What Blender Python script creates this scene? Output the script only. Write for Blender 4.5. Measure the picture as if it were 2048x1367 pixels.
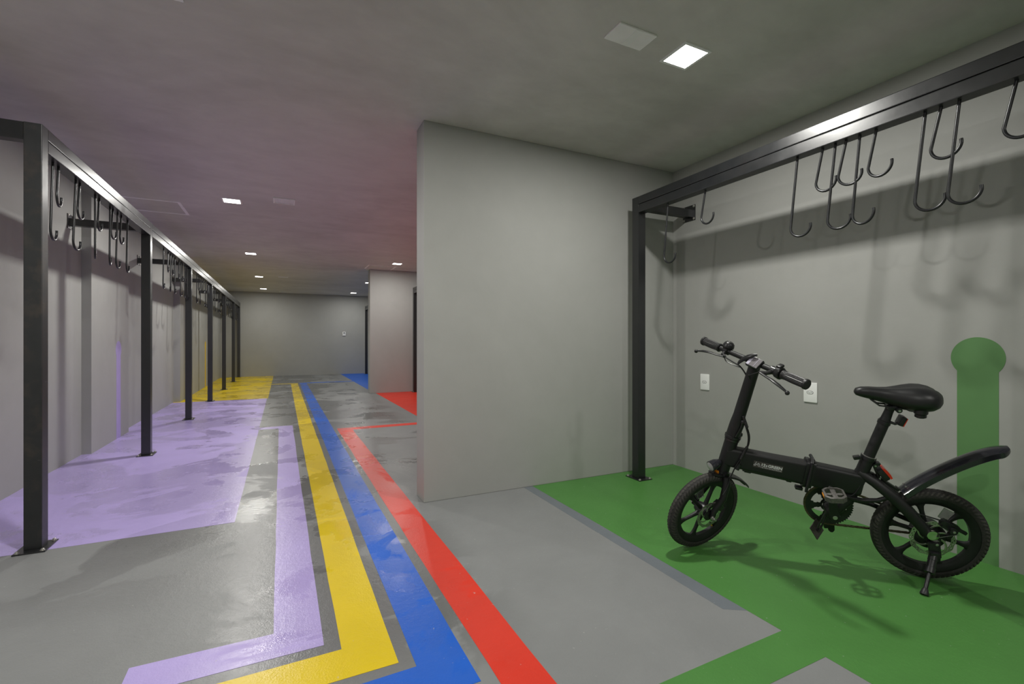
import bpy, bmesh, math, random
from mathutils import Vector, Matrix, Quaternion
random.seed(7)
for o in list(bpy.data.objects): bpy.data.objects.remove(o)
SC = bpy.context.scene
COL = SC.collection
R = math.radians

# ---------------------------------------------------------------- camera
FPX = 940.0                                   # focal length in pixels of the 2048 px frame
cam = bpy.data.cameras.new('camera'); camo = bpy.data.objects.new('camera', cam); COL.objects.link(camo)
cam.sensor_width = 36; cam.lens = 36 * FPX / 2048; cam.clip_start = 0.02
cam.shift_y = -2.5 / 2048
camo.location = (0, 0, 1.05); camo.rotation_euler = (R(90), 0, -math.atan(460 / FPX))
SC.camera = camo

# ---------------------------------------------------------------- world (closed room, only a whisper) and exposure
w = bpy.data.worlds.new('world'); SC.world = w; w.use_nodes = True
w.node_tree.nodes['Background'].inputs[0].default_value = (0.5, 0.5, 0.5, 1)
w.node_tree.nodes['Background'].inputs[1].default_value = 0.02
SC.view_settings.view_transform = 'Standard'; SC.view_settings.look = 'None'
SC.view_settings.gamma = 1; SC.view_settings.use_curve_mapping = False
SC.view_settings.exposure = -0.25
LAMP = 31.0                                   # watts of each LED downlight
SPREAD = R(180)
GLOW = 14.0                                   # emission of the visible diffuser plate
LAMP_COL = (1.0, 0.985, 0.93)

# ---------------------------------------------------------------- node helpers
def srgb(r, g, b):
    f = lambda c: (c / 255 / 12.92) if c / 255 <= 0.04045 else ((c / 255 + 0.055) / 1.055) ** 2.4
    return (f(r), f(g), f(b))
class NT:
    def __init__(s, name):
        s.m = bpy.data.materials.new(name); s.m.use_nodes = True
        s.t = s.m.node_tree; s.p = s.t.nodes['Principled BSDF']
    def n(s, kind, **kw):
        x = s.t.nodes.new(kind)
        for k, v in kw.items():
            if hasattr(x, k): setattr(x, k, v)
            else: x.inputs[k.replace('_', ' ')].default_value = v
        return x
    def l(s, a, b): s.t.links.new(a, b)
    def coord(s, scale=(1, 1, 1), kind='Object'):
        c = s.n('ShaderNodeTexCoord'); mp = s.n('ShaderNodeMapping'); mp.inputs['Scale'].default_value = scale
        s.l(c.outputs[kind], mp.inputs[0]); return mp.outputs[0]
    def noise(s, vec, scale, detail=4, rough=0.5, dist=0.0):
        x = s.n('ShaderNodeTexNoise'); x.inputs['Scale'].default_value = scale
        x.inputs['Detail'].default_value = detail; x.inputs['Roughness'].default_value = rough
        x.inputs['Distortion'].default_value = dist
        s.l(vec, x.inputs['Vector']); return x.outputs[0]
    def ramp(s, fac, a, b, ca=(0, 0, 0), cb=(1, 1, 1), interp='LINEAR'):
        x = s.n('ShaderNodeValToRGB'); x.color_ramp.interpolation = interp
        e = x.color_ramp.elements; e[0].position = a; e[1].position = b
        e[0].color = (*ca, 1); e[1].color = (*cb, 1); s.l(fac, x.inputs[0]); return x.outputs[0]
    def mix(s, fac, a, b, mode='MIX'):
        x = s.n('ShaderNodeMix'); x.data_type = 'RGBA'; x.blend_type = mode
        for k, v in ((0, fac), (6, a), (7, b)):
            if hasattr(v, 'is_output'): s.l(v, x.inputs[k])
            elif k == 0: x.inputs[0].default_value = v
            else: x.inputs[k].default_value = (*v, 1)
        return x.outputs[2]
    def math(s, op, a, b=0.0, c=0.0, clamp=False):
        x = s.n('ShaderNodeMath'); x.operation = op; x.use_clamp = clamp
        for k, v in ((0, a), (1, b), (2, c)):
            if hasattr(v, 'is_output'): s.l(v, x.inputs[k])
            else: x.inputs[k].default_value = v
        return x.outputs[0]
    def bump(s, h, strength, dist=0.01):
        x = s.n('ShaderNodeBump'); x.inputs['Strength'].default_value = strength
        x.inputs['Distance'].default_value = dist; s.l(h, x.inputs['Height'])
        s.l(x.outputs[0], s.p.inputs['Normal']); return x
    def set(s, **kw):
        for k, v in kw.items():
            k = k.replace('_', ' ')
            if hasattr(v, 'is_output'): s.l(v, s.p.inputs[k])
            else:
                i = s.p.inputs[k]; i.default_value = (*v, 1) if isinstance(v, tuple) else v
        return s.m

def simple(name, col, rough=0.5, metal=0.0, spec=0.5, bump=0.0, bscale=200, vary=0.0, coat=0.0):
    t = NT(name); v = t.coord()
    if vary:
        f = t.noise(v, bscale * 0.2, 4); f = t.ramp(f, 0.3, 0.7)
        c = t.mix(f, tuple(x * (1 - vary) for x in col), tuple(min(1, x * (1 + vary)) for x in col))
    else: c = col
    if bump: t.bump(t.noise(v, bscale, 3), bump, 0.002)
    return t.set(Base_Color=c, Roughness=rough, Metallic=metal, Specular_IOR_Level=spec, Coat_Weight=coat)

def plaster(name, ca, cb, scale, rough, bump, stretch=(1, 1, 1)):
    t = NT(name); v = t.coord(stretch)
    big = t.noise(v, scale, 6, 0.6, 0.6); small = t.noise(v, scale * 9, 5, 0.6, 0.3)
    f = t.math('ADD', t.math('MULTIPLY', big, 0.75), t.math('MULTIPLY', small, 0.25))
    c = t.mix(t.ramp(f, 0.36, 0.64), ca, cb)
    t.bump(t.noise(t.coord(), 60, 6, 0.7), bump, 0.004)
    return t.set(Base_Color=c, Roughness=rough, Specular_IOR_Level=0.35)

def floor_paint(name, col, soak=0.92, film=(0.28, 0.55)):
    """Painted screed, washed and half dry: smooth wet films with ragged outlines over a satin, finely pebbled coat."""
    t = NT(name); v = t.coord()
    sep = t.n('ShaderNodeSeparateXYZ'); t.l(v, sep.inputs[0])
    X, Yc = sep.outputs[0], sep.outputs[1]
    # where the floor was washed: the aisle and the racks beside it, not the near right corner
    zx = t.math('SUBTRACT', 1.0, t.math('MULTIPLY', t.math('SUBTRACT', X, 0.55), 3.0, clamp=True), clamp=True)
    zx2 = t.math('MULTIPLY', t.math('SUBTRACT', Yc, 3.0), 2.5, clamp=True)
    zr = t.math('SUBTRACT', 1.0, t.math('MULTIPLY', t.math('SUBTRACT', X, 1.35), 4.0, clamp=True), clamp=True)
    zone = t.math('MULTIPLY', t.math('MAXIMUM', zx, zx2, clamp=True), zr)
    zone = t.math('MULTIPLY', zone, t.math('MAXIMUM', t.math('MULTIPLY', t.math('SUBTRACT', Yc, 2.2), 0.9, clamp=True), t.math('MULTIPLY', t.math('MULTIPLY', t.math('ADD', X, 0.35), 3.0, clamp=True), t.math('MULTIPLY', t.math('SUBTRACT', Yc, 1.25), 2.0, clamp=True))))
    n = t.noise(v, 1.35, 7, 0.62, 0.9)
    # the traffic aisle stayed wet, with dried islands; the bays dried in patches
    aisle = t.math('MULTIPLY', t.math('MULTIPLY', t.math('ADD', X, 0.55), 3.5, clamp=True), t.math('SUBTRACT', 1.0, t.math('MULTIPLY', t.math('SUBTRACT', X, 0.62), 4.0, clamp=True), clamp=True))
    wet = t.ramp(t.math('ADD', n, t.math('MULTIPLY', aisle, 0.070)), 0.475, 0.510)
    wet = t.math('MULTIPLY', wet, zone)
    pool = t.math('MULTIPLY', t.ramp(t.noise(v, 2.1, 5, 0.6, 0.4), 0.53, 0.56), zone)
    pool = t.math('MULTIPLY', pool, wet)
    dirt = t.noise(v, 3.0, 6, 0.65, 0.3)
    base = t.mix(t.ramp(dirt, 0.3, 0.75), tuple(c * 0.93 for c in col), tuple(c * 1.05 for c in col))
    speck = t.ramp(t.noise(v, 55, 2, 0.5), 0.735, 0.75)
    base = t.mix(t.math('MULTIPLY', speck, 0.35), base, (0.5, 0.5, 0.48))
    dark = t.mix(1.0, base, (soak, soak, soak), 'MULTIPLY')
    c = t.mix(wet, base, dark)
    r0 = t.math('ADD', 0.33, t.math('MULTIPLY', t.noise(v, 5, 4), 0.14))
    rw = t.math('SUBTRACT', film[0], t.math('MULTIPLY', pool, 0.13))
    mixr = t.n('ShaderNodeMix'); t.l(wet, mixr.inputs[0]); t.l(r0, mixr.inputs[2]); t.l(rw, mixr.inputs[3])
    fine = t.noise(v, 160, 3, 0.6); mid = t.noise(v, 34, 4, 0.6)
    h = t.math('ADD', t.math('MULTIPLY', fine, 0.35), t.math('MULTIPLY', mid, 0.65))
    t.bump(h, 0.45, 0.004)
    return t.set(Base_Color=c, Roughness=mixr.outputs[0], Specular_IOR_Level=t.math('ADD', 0.22, t.math('MULTIPLY', wet, film[1])))

def steel_black(name, wear=0.0, rough=0.3):
    t = NT(name); v = t.coord()
    brush = t.noise(t.coord((3, 3, 3)), 6, 5, 0.6)
    c = t.mix(t.ramp(brush, 0.35, 0.7), (0.008, 0.009, 0.0105), (0.011, 0.012, 0.0135))
    if wear:
        rust = t.math('MULTIPLY', t.ramp(t.noise(v, 7, 6, 0.65), 0.50, 0.72), wear)
        c = t.mix(rust, c, (0.085, 0.058, 0.040))
        scr = t.ramp(t.noise(t.coord((4, 4, 60)), 2.2, 4, 0.6), 0.70, 0.73)
        c = t.mix(t.math('MULTIPLY', scr, wear * 0.6), c, (0.35, 0.34, 0.32))
    rr = t.math('ADD', rough - 0.06, t.math('MULTIPLY', t.noise(v, 9, 4), 0.16))
    t.bump(t.noise(v, 90, 3), 0.04, 0.002)
    return t.set(Base_Color=c, Roughness=rr, Metallic=0.05, Specular_IOR_Level=0.90)

M = {}
M['wall'] = plaster('grey_wall_paint', (0.365, 0.367, 0.350), (0.400, 0.402, 0.385), 0.9, 0.62, 0.10)
M['ceiling'] = plaster('burnt_cement_ceiling', (0.50, 0.485, 0.46), (0.68, 0.665, 0.635), 0.55, 0.55, 0.12, (1, 1.5, 1))
GREY = (0.243, 0.249, 0.250)
M['floor'] = floor_paint('grey_floor_paint', GREY, 0.52, (0.30, 1.0))
M['lilac'] = floor_paint('lilac_floor_paint', (0.46, 0.375, 0.73))
M['yellow'] = floor_paint('yellow_floor_paint', (0.78, 0.57, 0.004))
M['blue'] = floor_paint('blue_floor_paint', (0.018, 0.125, 0.60))
M['red'] = floor_paint('red_floor_paint', (0.72, 0.045, 0.024))
M['green'] = floor_paint('green_floor_paint', (0.080, 0.235, 0.055))
M['band'] = floor_paint('bluish_grey_floor_paint', (0.165, 0.185, 0.205))
M['wlilac'] = simple('lilac_wall_paint', (0.44, 0.36, 0.68), 0.6, bump=0.05, vary=0.04, bscale=40)
M['wyellow'] = simple('yellow_wall_paint', (0.72, 0.50, 0.015), 0.6, bump=0.05, vary=0.04, bscale=40)
M['wgreen'] = simple('green_wall_paint', (0.110, 0.250, 0.088), 0.6, bump=0.05, vary=0.04, bscale=40)
M['steel'] = steel_black('black_steel', 0.05, 0.30)
M['rusty'] = steel_black('scuffed_black_steel', 0.45, 0.42)
M['hook'] = simple('black_hook_rod', (0.022, 0.023, 0.025), 0.32, 0.3, 0.6, vary=0.2, bscale=300)
M['zinc'] = simple('zinc_bolt', (0.55, 0.54, 0.50), 0.4, 0.9, vary=0.1, bscale=900)
M['white'] = simple('white_plastic', (0.90, 0.91, 0.90), 0.35, vary=0.02, bscale=60)
M['trim'] = simple('white_ceiling_trim', (0.93, 0.92, 0.92), 0.5, vary=0.05, bscale=60)
M['slot'] = simple('dark_slot', (0.05, 0.05, 0.05), 0.6, vary=0.1)
M['grey_key'] = simple('grey_socket_face', (0.30, 0.30, 0.30), 0.4, vary=0.1)
lt = NT('led_diffuser'); lt.set(Base_Color=(1, 1, 1), Emission_Color=LAMP_COL, Emission_Strength=GLOW); M['glow'] = lt.m

# bicycle
M['bk_frame'] = simple('matt_black_frame_paint', (0.0105, 0.011, 0.0115), 0.48, 0, 0.45, bump=0.02, bscale=500, vary=0.1)
M['bk_plastic'] = simple('black_plastic', (0.012, 0.0125, 0.0135), 0.36, 0, 0.5, vary=0.12, bscale=300)
M['bk_rubber'] = simple('tyre_rubber', (0.030, 0.029, 0.027), 0.72, 0, 0.4, bump=0.15, bscale=700, vary=0.25)
M['bk_dusty'] = simple('dusty_tread_rubber', (0.062, 0.059, 0.053), 0.8, 0, 0.3, bump=0.2, bscale=600, vary=0.35)
M['bk_grip'] = simple('grip_rubber', (0.016, 0.016, 0.017), 0.45, 0, 0.5, vary=0.15, bscale=400)
M['bk_saddle'] = simple('black_saddle_vinyl', (0.013, 0.0135, 0.0145), 0.40, 0, 0.5, bump=0.06, bscale=900)
M['bk_gloss'] = simple('smoked_glossy_plastic', (0.020, 0.020, 0.026), 0.16, 0, 0.6, vary=0.1, bscale=60, coat=0.3)
M['bk_metal'] = simple('dark_metal', (0.06, 0.06, 0.062), 0.35, 0.8, vary=0.2, bscale=500)
M['alloy'] = simple('bare_alloy', (0.50, 0.50, 0.48), 0.35, 0.9, vary=0.1, bscale=400)
M['pedal'] = simple('grey_pedal_alloy', (0.13, 0.125, 0.115), 0.55, 0.4, bump=0.2, bscale=700, vary=0.3)
M['disc'] = simple('brake_disc_steel', (0.52, 0.51, 0.47), 0.32, 0.9, vary=0.1, bscale=600)
M['chrome'] = simple('polished_cap', (0.62, 0.63, 0.55), 0.12, 1.0, vary=0.03, bscale=200)
M['chain'] = simple('oily_chain', (0.11, 0.085, 0.055), 0.4, 0.7, vary=0.3, bscale=900)
M['redlens'] = simple('red_lens', (0.62, 0.035, 0.018), 0.2, vary=0.1, bscale=300)
M['amber'] = simple('amber_reflector', (0.75, 0.26, 0.02), 0.25, vary=0.1, bscale=300)
M['clear'] = simple('clear_reflector', (0.42, 0.43, 0.42), 0.15, 0.2, vary=0.1, bscale=300)
cm = M['clear'].copy(); cm.name = 'clear_spoke_reflector'; pb_ = cm.node_tree.nodes['Principled BSDF']; pb_.inputs['Transmission Weight'].default_value = 0.92; pb_.inputs['IOR'].default_value = 1.2; pb_.inputs['Metallic'].default_value = 0.0; M['lensclear'] = cm
M['yvalve'] = simple('yellow_valve_cap', (0.70, 0.42, 0.03), 0.4, vary=0.1, bscale=300)
M['sticker'] = simple('sticker_ground', (0.060, 0.050, 0.050), 0.4, vary=0.08, bscale=300)
M['print'] = simple('white_print', (0.66, 0.66, 0.68), 0.45, vary=0.03, bscale=300)
M['screen'] = simple('display_glass', (0.20, 0.19, 0.20), 0.15, vary=0.15, bscale=500)
M['screen2'] = simple('display_pale_bar', (0.55, 0.53, 0.64), 0.2, vary=0.05, bscale=500)
M['plate'] = simple('brown_rubber_pad', (0.050, 0.044, 0.040), 0.6, vary=0.2, bscale=200)

# ---------------------------------------------------------------- mesh builder
class MB:
    def __init__(s, T=None): s.bm = bmesh.new(); s.T = T
    def poly(s, pts, faces):
        vs = [s.bm.verts.new(s.T(Vector(p)) if s.T else p) for p in pts]
        for f in faces:
            try: s.bm.faces.new([vs[i] for i in f])
            except ValueError: pass
        return s
    def box(s, c, d, rot=None, bev=0.0):
        t = bmesh.new(); bmesh.ops.create_cube(t, size=1)
        for v in t.verts: v.co = Vector((v.co.x * d[0], v.co.y * d[1], v.co.z * d[2]))
        if bev: bmesh.ops.bevel(t, geom=list(t.edges) + list(t.verts), offset=bev, segments=2, affect='EDGES', profile=0.6)
        q = rot if rot is not None else Matrix.Identity(3)
        c = Vector(c); t.verts.index_update()
        s.poly([q @ v.co + c for v in t.verts], [[v.index for v in f.verts] for f in t.faces]); t.free(); return s
    def span(s, a, b, bev=0.0):
        a, b = Vector(a), Vector(b); return s.box((a + b) / 2, [abs(x) for x in (b - a)], None, bev)
    def loft(s, rings, caps=True, closed=False):
        n = len(rings[0]); pts = [p for r in rings for p in r]; F = []
        m = len(rings)
        for i in range(m if closed else m - 1):
            j = (i + 1) % m
            for k in range(n):
                F.append((i * n + k, i * n + (k + 1) % n, j * n + (k + 1) % n, j * n + k))
        if caps and not closed:
            F.append(tuple(range(n))[::-1]); F.append(tuple((m - 1) * n + k for k in range(n)))
        return s.poly(pts, F)
    def tube(s, path, rad, seg=12, caps=True, closed=False, flat=1.0, up=None):
        path = [Vector(p) for p in path]; n = len(path)
        rad = rad if isinstance(rad, (list, tuple)) else [rad] * n
        rings = []; prev = None
        for i, p in enumerate(path):
            if closed: d = path[(i + 1) % n] - path[i - 1]
            else: d = path[min(i + 1, n - 1)] - path[max(i - 1, 0)]
            d.normalize()
            if prev is None:
                ref = Vector(up) if up else (Vector((0, 0, 1)) if abs(d.z) < 0.9 else Vector((0, 1, 0)))
                u = d.cross(ref).normalized()
            else: u = (prev - d * prev.dot(d)).normalized()
            prev = u; v = d.cross(u)
            rings.append([p + (u * math.cos(a) + v * math.sin(a) * flat) * rad[i] for a in [2 * math.pi * k / seg for k in range(seg)]])
        return s.loft(rings, caps, closed)
    def cyl(s, a, b, r, seg=16, r2=None): return s.tube([a, b], [r, r if r2 is None else r2], seg)
    def lathe(s, c, axis, prof, seg=32, start=None):
        """prof: list of (distance along axis, radius)"""
        ax = Vector(axis).normalized(); ref = Vector((0, 0, 1)) if abs(ax.z) < 0.9 else Vector((1, 0, 0))
        u = ax.cross(ref).normalized(); v = ax.cross(u); c = Vector(c)
        rings = [[c + ax * h + (u * math.cos(a) + v * math.sin(a)) * max(r, 1e-4) for a in [2 * math.pi * k / seg for k in range(seg)]] for h, r in prof]
        return s.loft(rings)
    def sphere(s, c, r, seg=12, sz=(1, 1, 1)):
        c = Vector(c); rings = []
        for i in range(1, seg):
            t = math.pi * i / seg
            rings.append([c + Vector((math.sin(t) * math.cos(a) * r * sz[0], math.sin(t) * math.sin(a) * r * sz[1], math.cos(t) * r * sz[2])) for a in [2 * math.pi * k / seg for k in range(seg)]])
        return s.loft(rings)
    def prism(s, pts, h):
        """polygon given in 3D, extruded by vector h"""
        n = len(pts); h = Vector(h); P = [Vector(p) for p in pts]
        return s.poly(P + [p + h for p in P], [tuple(range(n))[::-1], tuple(range(n, 2 * n))] + [(i, (i + 1) % n, n + (i + 1) % n, n + i) for i in range(n)])
    def mesh(s, name, mat, smooth=35):
        bmesh.ops.recalc_face_normals(s.bm, faces=s.bm.faces)
        me = bpy.data.meshes.new(name); s.bm.to_mesh(me); s.bm.free()
        me.materials.append(mat)
        if smooth:
            me.polygons.foreach_set('use_smooth', [True] * len(me.polygons)); me.set_sharp_from_angle(angle=R(smooth))
        return me
    def build(s, name, mat, parent=None, label=None, smooth=35):
        o = bpy.data.objects.new(name, s.mesh(name, mat, smooth)); COL.objects.link(o)
        if parent: o.parent = parent
        if label: o['label'] = label
        return o
def place(me, name, parent=None, loc=(0, 0, 0), rz=0, label=None):
    o = bpy.data.objects.new(name, me); COL.objects.link(o); o.location = loc; o.rotation_euler = (0, 0, rz)
    if parent: o.parent = parent
    if label: o['label'] = label
    return o
def tag(o, label, cat, group=None):
    o['label'] = label; o['category'] = cat
    if group: o['group'] = group
    return o
def thing(name, label, cat, loc=(0, 0, 0), group=None):
    o = bpy.data.objects.new(name, None); COL.objects.link(o); o.location = loc; o.empty_display_size = 0.1
    return tag(o, label, cat, group)
def struct(o, label=None):
    o['kind'] = 'structure'
    if label: o['label'] = label
    return o

# ---------------------------------------------------------------- the room
CZ = 2.48; XR = 2.985; XL = -1.66; YF = 15.7; YB = -3.2
PX1, PY1, PT1 = 0.825, 2.985, 0.18            # near divider: free end, front face, thickness
PX2, PY2, PT2 = 1.575, 9.66, 0.22             # far divider
floor = struct(MB().span((XL - 0.15, YB - 0.15, -0.12), (XR + 0.15, YF + 0.15, 0)).build('floor', M['floor'], smooth=0), 'grey painted floor, partly wet, crossed by coloured stripes')
ceil = struct(MB().span((XL - 0.15, YB - 0.15, CZ), (XR + 0.15, YF + 0.15, CZ + 0.12)).build('ceiling', M['ceiling'], smooth=0), 'mottled grey burnt-cement ceiling')
wl = struct(MB().span((XL - 0.15, YB, 0), (XL, YF, CZ)).build('wall_left', M['wall'], smooth=0), 'grey wall with shallow pilasters behind the long rack')
MB().span((XL - 0.01, 5.63, 0), (-1.588, 6.81, CZ)).build('pilaster', M['wall'], wl, smooth=0)
MB().span((XL - 0.01, 9.74, 0), (-1.570, YF, CZ)).build('pilaster', M['wall'], wl, smooth=0)
wr = struct(MB().span((XR, YB, 0), (XR + 0.15, YF, CZ)).build('wall_right', M['wall'], smooth=0), 'grey wall behind the bicycle')
struct(MB().span((XL - 0.15, YF, 0), (XR + 0.15, YF + 0.15, CZ)).build('wall_far', M['wall'], smooth=0), 'grey wall closing the far end of the aisle')
struct(MB().span((XL - 0.15, YB - 0.15, 0), (XR + 0.15, YB, CZ)).build('wall_back', M['wall'], smooth=0))
struct(MB().span((PX1, PY1, 0), (XR, PY1 + PT1, CZ), 0.004).build('wall_divider_near', M['wall'], smooth=0), 'grey dividing wall between green bay and red bay')
struct(MB().span((PX2, PY2, 0), (XR, PY2 + PT2, CZ), 0.004).build('wall_divider_far', M['wall'], smooth=0), 'grey dividing wall between red bay and blue bay')

# painted areas and stripes: thin coats on the floor (0.8 mm), wobbly hand-taped edges
def coat(name, mat, poly, z=0.0008):
    P = []
    n = len(poly)
    for i in range(n):
        a, b = Vector(poly[i]), Vector(poly[(i + 1) % n]); L = (b - a).length
        k = max(1, int(L / 0.25)); nrm = Vector((-(b - a).y, (b - a).x)).normalized()
        for j in range(k):
            q = a + (b - a) * (j / k)
            if j: q = q + nrm * random.uniform(-0.0018, 0.0018)
            P.append((q.x, q.y, 0.0))
    me = bmesh.new(); vs = [me.verts.new((x, y, z)) for x, y, _ in P]; f = me.faces.new(vs)
    r = bmesh.ops.extrude_face_region(me, geom=[f])
    for v in r['geom']:
        if isinstance(v, bmesh.types.BMVert): v.co.z = -0.001
    bmesh.ops.recalc_face_normals(me, faces=me.faces)
    bmesh.ops.triangulate(me, faces=[f for f in me.faces if len(f.verts) > 4])
    m = bpy.data.meshes.new(name); me.to_mesh(m); me.free(); m.materials.append(M[mat])
    o = bpy.data.objects.new(name, m); COL.objects.link(o); o.parent = floor
    return o
coat('lilac_area', 'lilac', [(XL, 3.15), (-0.246, 3.15), (-0.246, 9.66), (XL, 9.66)])['label'] = 'lilac painted bay under the long rack'
coat('yellow_area', 'yellow', [(XL, 9.66), (-0.228, 9.66), (-0.228, YF), (XL, YF)])['label'] = 'yellow painted bay at the far end'
coat('blue_area', 'blue', [(1.66, PY2 + PT2), (XR, PY2 + PT2), (XR, YF), (1.66, YF)])['label'] = 'blue painted bay'
coat('red_area', 'red', [(1.69, PY1 + PT1), (XR, PY1 + PT1), (XR, PY2), (1.69, PY2)])['label'] = 'red painted bay'
coat('green_area', 'green', [(1.627, PY1), (1.627, 1.100), (0.80, 1.090), (0.80, 0.945), (1.622, 0.945), (1.622, YB), (XR, YB), (XR, PY1)])['label'] = 'green painted bay under the bicycle'
coat('bluish_band', 'band', [(1.555, PY1), (1.550, 1.29), (1.627, 1.24), (1.627, PY1)], 0.0005)['label'] = 'narrow bluish grey band along the green edge'
coat('lilac_stripe', 'lilac', [(-0.246, 6.44), (0.118, 6.44), (0.130, 1.742), (-0.70, 1.742), (-0.70, 1.60), (-0.44, 1.60), (-0.441, 1.894), (-0.027, 1.888), (-0.036, 6.28), (-0.246, 6.29)][:3] + [(-0.44, 1.742), (-0.441, 1.894), (-0.027, 1.888), (-0.036, 6.28), (-0.246, 6.29)])['label'] = 'lilac painted stripe'
coat('yellow_stripe', 'yellow', [(-0.228, 12.80), (0.350, 12.78), (0.342, 1.540), (-0.75, 1.535), (-0.75, 1.688), (0.182, 1.692), (0.192, 12.62), (-0.228, 12.64)])['label'] = 'yellow painted stripe'
coat('blue_stripe', 'blue', [(1.66, 12.86), (0.392, 12.86), (0.390, 1.497), (-0.4, 1.488), (-0.4, 1.333), (0.552, 1.345), (0.545, 12.68), (1.66, 12.69)])['label'] = 'blue painted stripe'
coat('red_stripe', 'red', [(1.69, 5.97), (0.590, 5.97), (0.604, 0.4), (0.757, 0.4), (0.750, 5.82), (1.69, 5.82)])['label'] = 'red painted stripe'

# wall markers: a round-headed stripe of paint on the walls
def marker(wall, mat, x, y, sx, zc, r, hw, name='painted_marker', label=None):
    b = MB(); pts = []
    a0 = math.asin(hw / r)
    for k in range(41):
        a = -math.pi / 2 + a0 + (2 * math.pi - 2 * a0) * k / 40
        pts.append((x, y + r * math.cos(a), zc + r * math.sin(a)))
    pts += [(x, y - hw, 0.001), (x, y + hw, 0.001)]
    b.prism(pts, (sx * 0.0012, 0, 0))
    return b.build(name, M[mat], wall, label, smooth=0)
marker(wr, 'wgreen', XR, 1.040, -1, 0.968, 0.099, 0.075, label='green round-headed stripe painted on the wall')
marker(wl, 'wlilac', -1.588, 6.435, 1, 0.952, 0.095, 0.073, label='lilac round-headed stripe painted on the wall')
marker(wl, 'wyellow', -1.570, 12.70, 1, 0.945, 0.095, 0.073, label='yellow round-headed stripe painted on the wall')

# ---------------------------------------------------------------- ceiling lights
def lamp_meshes():
    fr = MB()
    s, h = 0.088, 0.074
    for a, b in (((-s, -s), (s, -h)), ((-s, h), (s, s)), ((-s, -h), (-h, h)), ((h, -h), (s, h))):
        fr.span((a[0], a[1], -0.006), (b[0], b[1], 0.0))
    d = MB().span((-h, -h, -0.004), (h, h, -0.0005), 0.0015)
    return fr.mesh('frame', M['white'], 0), d.mesh('diffuser', M['glow'], 0)
FRM, DIF = lamp_meshes()
def lamp(x, y, label, group=None, watt=1.0):
    t = thing('ceiling_light', label, 'ceiling light', (x, y, CZ), group)
    place(FRM, 'frame', t); place(DIF, 'diffuser', t)
    L = bpy.data.lights.new('led', 'AREA'); L.shape = 'SQUARE'; L.size = 0.10; L.energy = LAMP * watt; L.color = LAMP_COL; L.spread = SPREAD
    lo = bpy.data.objects.new('led', L); COL.objects.link(lo); lo.parent = t; lo.location = (0, 0, -0.0065)
LG = 'LED lights in the ceiling'
for x, y, lab in ((-0.46, 5.57, 'square LED light in the ceiling beside the white square louvred grille'),
                  (-0.46, 8.80, 'small square LED light in the ceiling above the far part of the lilac bay'),
                  (-0.46, 11.88, 'small square LED light in the ceiling beside the first small grille of the yellow bay'),
                  (-0.46, 14.6, 'small square LED light in the ceiling above the yellow bay near the far wall'),
                  (1.92, 8.78, 'square LED light in the ceiling beside the hatch of the red bay'),
                  (1.92, 11.96, 'small square LED light in the ceiling seen past the edge of the far dividing wall'),
                  (1.92, 14.7, 'small square LED light in the ceiling above the blue bay near the far wall'),
                  (1.92, 5.55, 'square LED light in the red bay hidden behind the near dividing wall'),
                  (1.82, 1.738, 'large bright square LED light in the ceiling beside the green bay'),
                  (-0.46, 2.30, 'square LED light in the ceiling just before the scuffed rack post'), (-0.46, -0.75, 'square LED light in the ceiling behind the turn of the stripes'),
                  (1.82, -1.40, 'square LED light in the ceiling at the open end of the green bay')):
    lamp(x, y, lab, LG, 0.5 if y > 14 else (0.6 if y > 11 else (0.6 if (x > 1 and y > 4) else (1.15 if x < 0 else 1.0))))      # the far lamps are weaker

# ceiling grilles and hatches
def grille(x, y, sx, sy, n, label, group=None):
    t = thing('ceiling_grille', label, 'vent', (x, y, CZ), group)
    b = MB(); e = 0.014
    b.span((-sx / 2, -sy / 2, -0.010), (sx / 2, -sy / 2 + e, 0)); b.span((-sx / 2, sy / 2 - e, -0.010), (sx / 2, sy / 2, 0))
    b.span((-sx / 2, -sy / 2 + e, -0.010), (-sx / 2 + e, sy / 2 - e, 0)); b.span((sx / 2 - e, -sy / 2 + e, -0.010), (sx / 2, sy / 2 - e, 0))
    b.build('frame', M['white'], t, smooth=0)
    MB().span((-sx / 2 + e, -sy / 2 + e, -0.002), (sx / 2 - e, sy / 2 - e, 0)).build('backing', M['trim'], t, smooth=0)
    w_ = (sx - 2 * e) / n
    sl = MB().box((0, 0, 0), (w_ * 0.62, sy - 2 * e, 0.0015), Matrix.Rotation(R(25), 3, 'Y')).mesh('louver', M['white'], 0)
    for k in range(n): place(sl, 'louver', t, (-sx / 2 + e + w_ * (k + 0.5), 0, -0.0055))
grille(0.020, 5.34, 0.20, 0.20, 14, 'white square louvred grille in the ceiling above the lilac stripe')
grille(0.025, 11.70, 0.20, 0.16, 10, 'small white louvred grille in the ceiling above the yellow stripe', 'grilles at the far end of the ceiling')
grille(0.025, 15.20, 0.20, 0.16, 10, 'small white louvred grille in the ceiling by the far wall', 'grilles at the far end of the ceiling')
t = thing('ceiling_plate', 'plain pale rectangular plate on the ceiling beside the green bay light', 'ceiling plate', (1.47, 1.738, CZ))
MB().span((-0.108, -0.060, -0.008), (0.108, 0.060, 0), 0.002).build('cover', M['trim'], t, smooth=0)
MB().span((-0.012, -0.058, -0.0095), (0.030, 0.058, -0.008)).build('raised_band', M['white'], t, smooth=0)
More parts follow.
